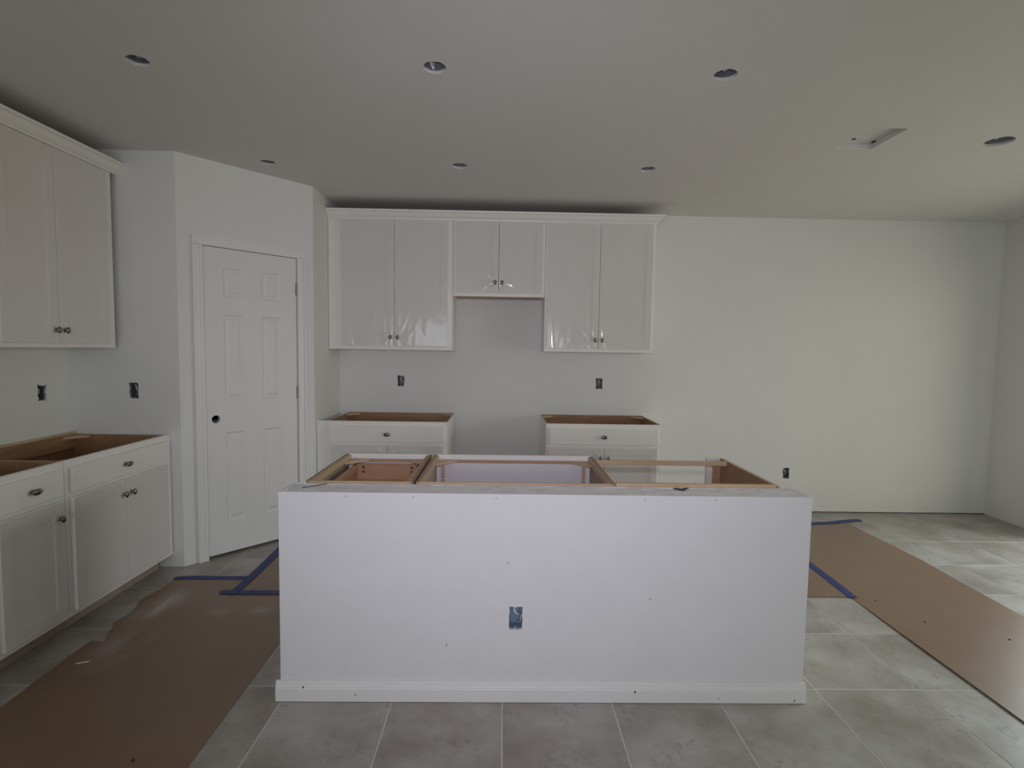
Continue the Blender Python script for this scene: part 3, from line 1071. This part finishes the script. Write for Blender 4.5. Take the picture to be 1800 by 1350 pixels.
zt = max(on_top(-0.813, 2.142), on_top(-0.738, 2.208)) + 0.0016
ng = thing('nail', 'dark loose nail lying on the island half wall', 'nail', (-0.813, 2.142, zt), math.atan2(0.066, 0.075))
MB().tube([(0, 0, 0), (0.093, 0, 0), (0.1, 0, 0)], 0.0016, 8).obj('shank', 'dark_metal', ng)
MB().tube([(-0.0012, 0, 0), (0.0005, 0, 0)], 0.0035, 10).obj('head', 'dark_metal', ng)
vs, fs = [], []
for i in range(13):
    s = i / 12
    wv = 0.011 * math.sin(PI * min(1, s * 1.1 + 0.05)) + 0.002
    cx, cy = 0.735 + 0.066 * s, 2.205 - 0.026 * math.sin(PI * s)
    z = on_top(cx, cy) + 0.002 + 0.0025 * abs(math.sin(s * 7))
    vs += [(cx, cy - wv, z), (cx, cy + wv, z + 0.001), (cx, cy + wv, z + 0.0024), (cx, cy - wv, z + 0.0016)]
for i in range(12):
    for k in range(4):
        fs.append((i * 4 + k, i * 4 + (k + 1) % 4, i * 4 + 4 + (k + 1) % 4, i * 4 + 4 + k))
fs += [(0, 1, 2, 3), (51, 50, 49, 48)]
tag(MB().add(vs, fs).obj('black_scrap', 'rubber_black'), 'small black curled scrap on the island half wall', 'scrap')


def lump(name, mat, loc, r, seed, label, cat, group=None, flat=0.6):
    bm = bmesh.new()
    bmesh.ops.create_icosphere(bm, subdivisions=2, radius=r)
    for v in bm.verts:
        k = 1 + 0.5 * noise.noise(v.co * (1.4 / r) + Vector((seed, 0, 0)))
        v.co = Vector((v.co.x * k, v.co.y * k, v.co.z * k * flat))
    me = bpy.data.meshes.new(name)
    bm.to_mesh(me)
    zmin = min(v.co.z for v in bm.verts)
    bm.free()
    me.materials.append(MATS[mat])
    o = link(name, me, None, (loc[0], loc[1], loc[2] - zmin))
    return tag(o, label, cat, group)


lump('plaster_crumb', 'scrap_white', (-0.858, 2.205, IZ - 0.004), 0.007, 1, 'white plaster crumb on the island wall end beside the pantry', 'crumb')
lump('plaster_crumb', 'scrap_white', (-0.835, 2.212, IZ - 0.004), 0.008, 4, 'larger white plaster crumb at the drawer cabinet corner', 'crumb')
lump('plaster_crumb', 'scrap_white', (1.232, 2.214, IZ - 0.004), 0.007, 6, 'white plaster crumb next to the end of the pine cleat', 'crumb')

# ------------------------------------------------------------------ floor protection paper and tape


def paper(label, pts, z, mat, seed):
    """closed outline; sheet 1.2 mm thick"""
    loop = [Vector((x, y, 0)) for x, y in pts]
    tris = tessellate_polygon([loop])
    n = len(loop)
    cz = [(0.005 if (seed == 2 and 2.07 < p.x < 2.082) else 0.0) for p in loop]
    vs = [(p.x, p.y, z + c_) for p, c_ in zip(loop, cz)] + [(p.x, p.y, z + c_ + 0.0014) for p, c_ in zip(loop, cz)]
    fs = [tuple(n + i for i in t) for t in tris] + [tuple(reversed(t)) for t in tris]
    fs += [(i, (i + 1) % n, n + (i + 1) % n, n + i) for i in range(n)]
    return tag(MB().add(vs, fs).obj('floor_paper', mat), label, 'floor covering', 'brown floor protection paper')


LE = [(-2.0, 3.195), (-1.992, 3.075), (-2.022, 2.904), (-1.985, 2.82), (-1.972, 2.764), (-1.989, 2.664), (-1.955, 2.60), (-1.950, 2.572),
      (-1.909, 2.49), (-1.974, 2.494), (-1.975, 2.362), (-1.967, 2.176), (-1.957, 2.014), (-1.955, 1.2), (-1.95, 0.3)]
paper('dusty brown paper runner along the side-wall base cabinets', LE + [(-1.05, 0.3), (-1.055, 1.723), (-1.068, 2.49), (-1.075, 3.195)], 0.0008, 'paper_dusty', 1)
RE = [(2.975, 4.36), (2.967, 4.123), (2.973, 3.91), (2.976, 3.583), (2.942, 3.179), (2.917, 2.79), (2.91, 1.8), (2.905, 0.3)]
paper('brown paper runner on the open floor leading to the bare wall', [(2.075, 0.3)] + RE[::-1] + [(2.11, 4.36), (2.105, 3.4), (2.089, 2.998), (2.08, 2.54), (2.076, 1.952)], 0.0008, 'paper', 2)
paper('brown paper sheet crossing the aisle behind the island', [(-1.560, 3.008), (2.135, 3.008), (2.135, 3.93), (-1.575, 3.93)], 0.0026, 'paper', 3)


def tape(label, pts, wd, z, seed):
    """strip of masking tape with torn ends following pts"""
    P_ = [Vector((x, y, 0)) for x, y in pts]
    dense = []
    for i in range(len(P_) - 1):
        k = max(2, int((P_[i + 1] - P_[i]).length / 0.03))
        dense += [P_[i].lerp(P_[i + 1], j / k) for j in range(k)]
    dense.append(P_[-1])
    vs, fs = [], []
    n = len(dense)
    for i, p in enumerate(dense):
        d = (dense[min(i + 1, n - 1)] - dense[max(i - 1, 0)]).normalized()
        s = Vector((-d.y, d.x, 0))
        wv = wd / 2 * (1 + 0.16 * noise.noise(Vector((i * 0.9, seed, 0))))
        jag = 0.045 * noise.noise(Vector((seed, i, 5))) if i in (0, n - 1) else 0
        lz = z + 0.0008 * (1 + noise.noise(Vector((i * 0.35, seed, 2))))
        a = p + s * wv + d * jag
        b = p - s * wv - d * jag
        c_ = p + d * (0.012 if i == n - 1 else (-0.012 if i == 0 else 0))
        vs += [(a.x, a.y, lz), (c_.x, c_.y, lz + 0.0004), (b.x, b.y, lz)]
        vs += [(a.x, a.y, lz - 0.0006), (c_.x, c_.y, lz - 0.0004), (b.x, b.y, lz - 0.0006)]
    for i in range(n - 1):
        o, q = i * 6, i * 6 + 6
        fs += [(o, q, q + 1, o + 1), (o + 1, q + 1, q + 2, o + 2), (o + 3, o + 4, q + 4, q + 3), (o + 4, o + 5, q + 5, q + 4),
               (o, o + 3, q + 3, q), (o + 2, q + 2, q + 5, o + 5)]
    e_ = (n - 1) * 6
    fs += [(0, 1, 4, 3), (1, 2, 5, 4), (e_, e_ + 3, e_ + 4, e_ + 1), (e_ + 1, e_ + 4, e_ + 5, e_ + 2)]
    return tag(MB().add(vs, fs).obj('masking_tape', 'tape_blue'), label, 'tape', 'blue masking tape on the floor paper')


tape('blue tape across the runner end closest to the pantry door', [(-1.995, 3.188), (-1.93, 3.200), (-1.68, 3.200), (-1.50, 3.205)], 0.050, 0.0030, 1)
tape('blue tape along the near edge of the crossing paper sheet', [(-1.620, 3.012), (-1.54, 3.004), (-1.29, 3.008), (-0.9, 3.008), (-0.2, 3.01)], 0.052, 0.0048, 2)
tape('blue tape running from pantry aisle along the crossing sheet edge', [(-1.545, 2.985), (-1.540, 3.21), (-1.555, 3.61), (-1.565, 3.93)], 0.054, 0.0064, 3)
tape('blue tape across the runner end by the bare back wall', [(2.0, 4.352), (2.635, 4.350), (2.82, 4.372), (2.97, 4.42), (3.066, 4.445), (3.130, 4.450)], 0.066, 0.0030, 4)
tape('blue tape over the paper seam behind the dishwasher bay end', [(2.125, 3.92), (2.118, 3.46), (2.110, 3.262), (2.094, 3.005)], 0.056, 0.0048, 5)

# small bits of debris
sv = thing('wood_sliver', 'pale wood sliver on the dusty paper runner', 'scrap', (-1.874, 2.315, 0.0036), 0.35)
MB().prism([(-0.024, -0.003), (0.020, -0.002), (0.026, 0.001), (0.0, 0.0045), (-0.022, 0.003)], -0.0012, 0.0016).obj('splinter', 'scrap_white', sv)
for k, (x, y, lab) in enumerate([(2.30, 2.72, 'dark crumb near the curled edge of the open-floor runner'),
                                 (2.603, 2.552, 'dark crumb in the middle of the open-floor paper runner'),
                                 (2.205, 2.964, 'tiny dark crumb beside the taped paper seam'),
                                 (-1.259, 1.752, 'dark crumb on the dusty paper runner')]):
    lump('crumb', 'crumb_dark', (x, y, 0.0024), 0.005 if k != 2 else 0.0035, 20 + k, lab, 'crumb')
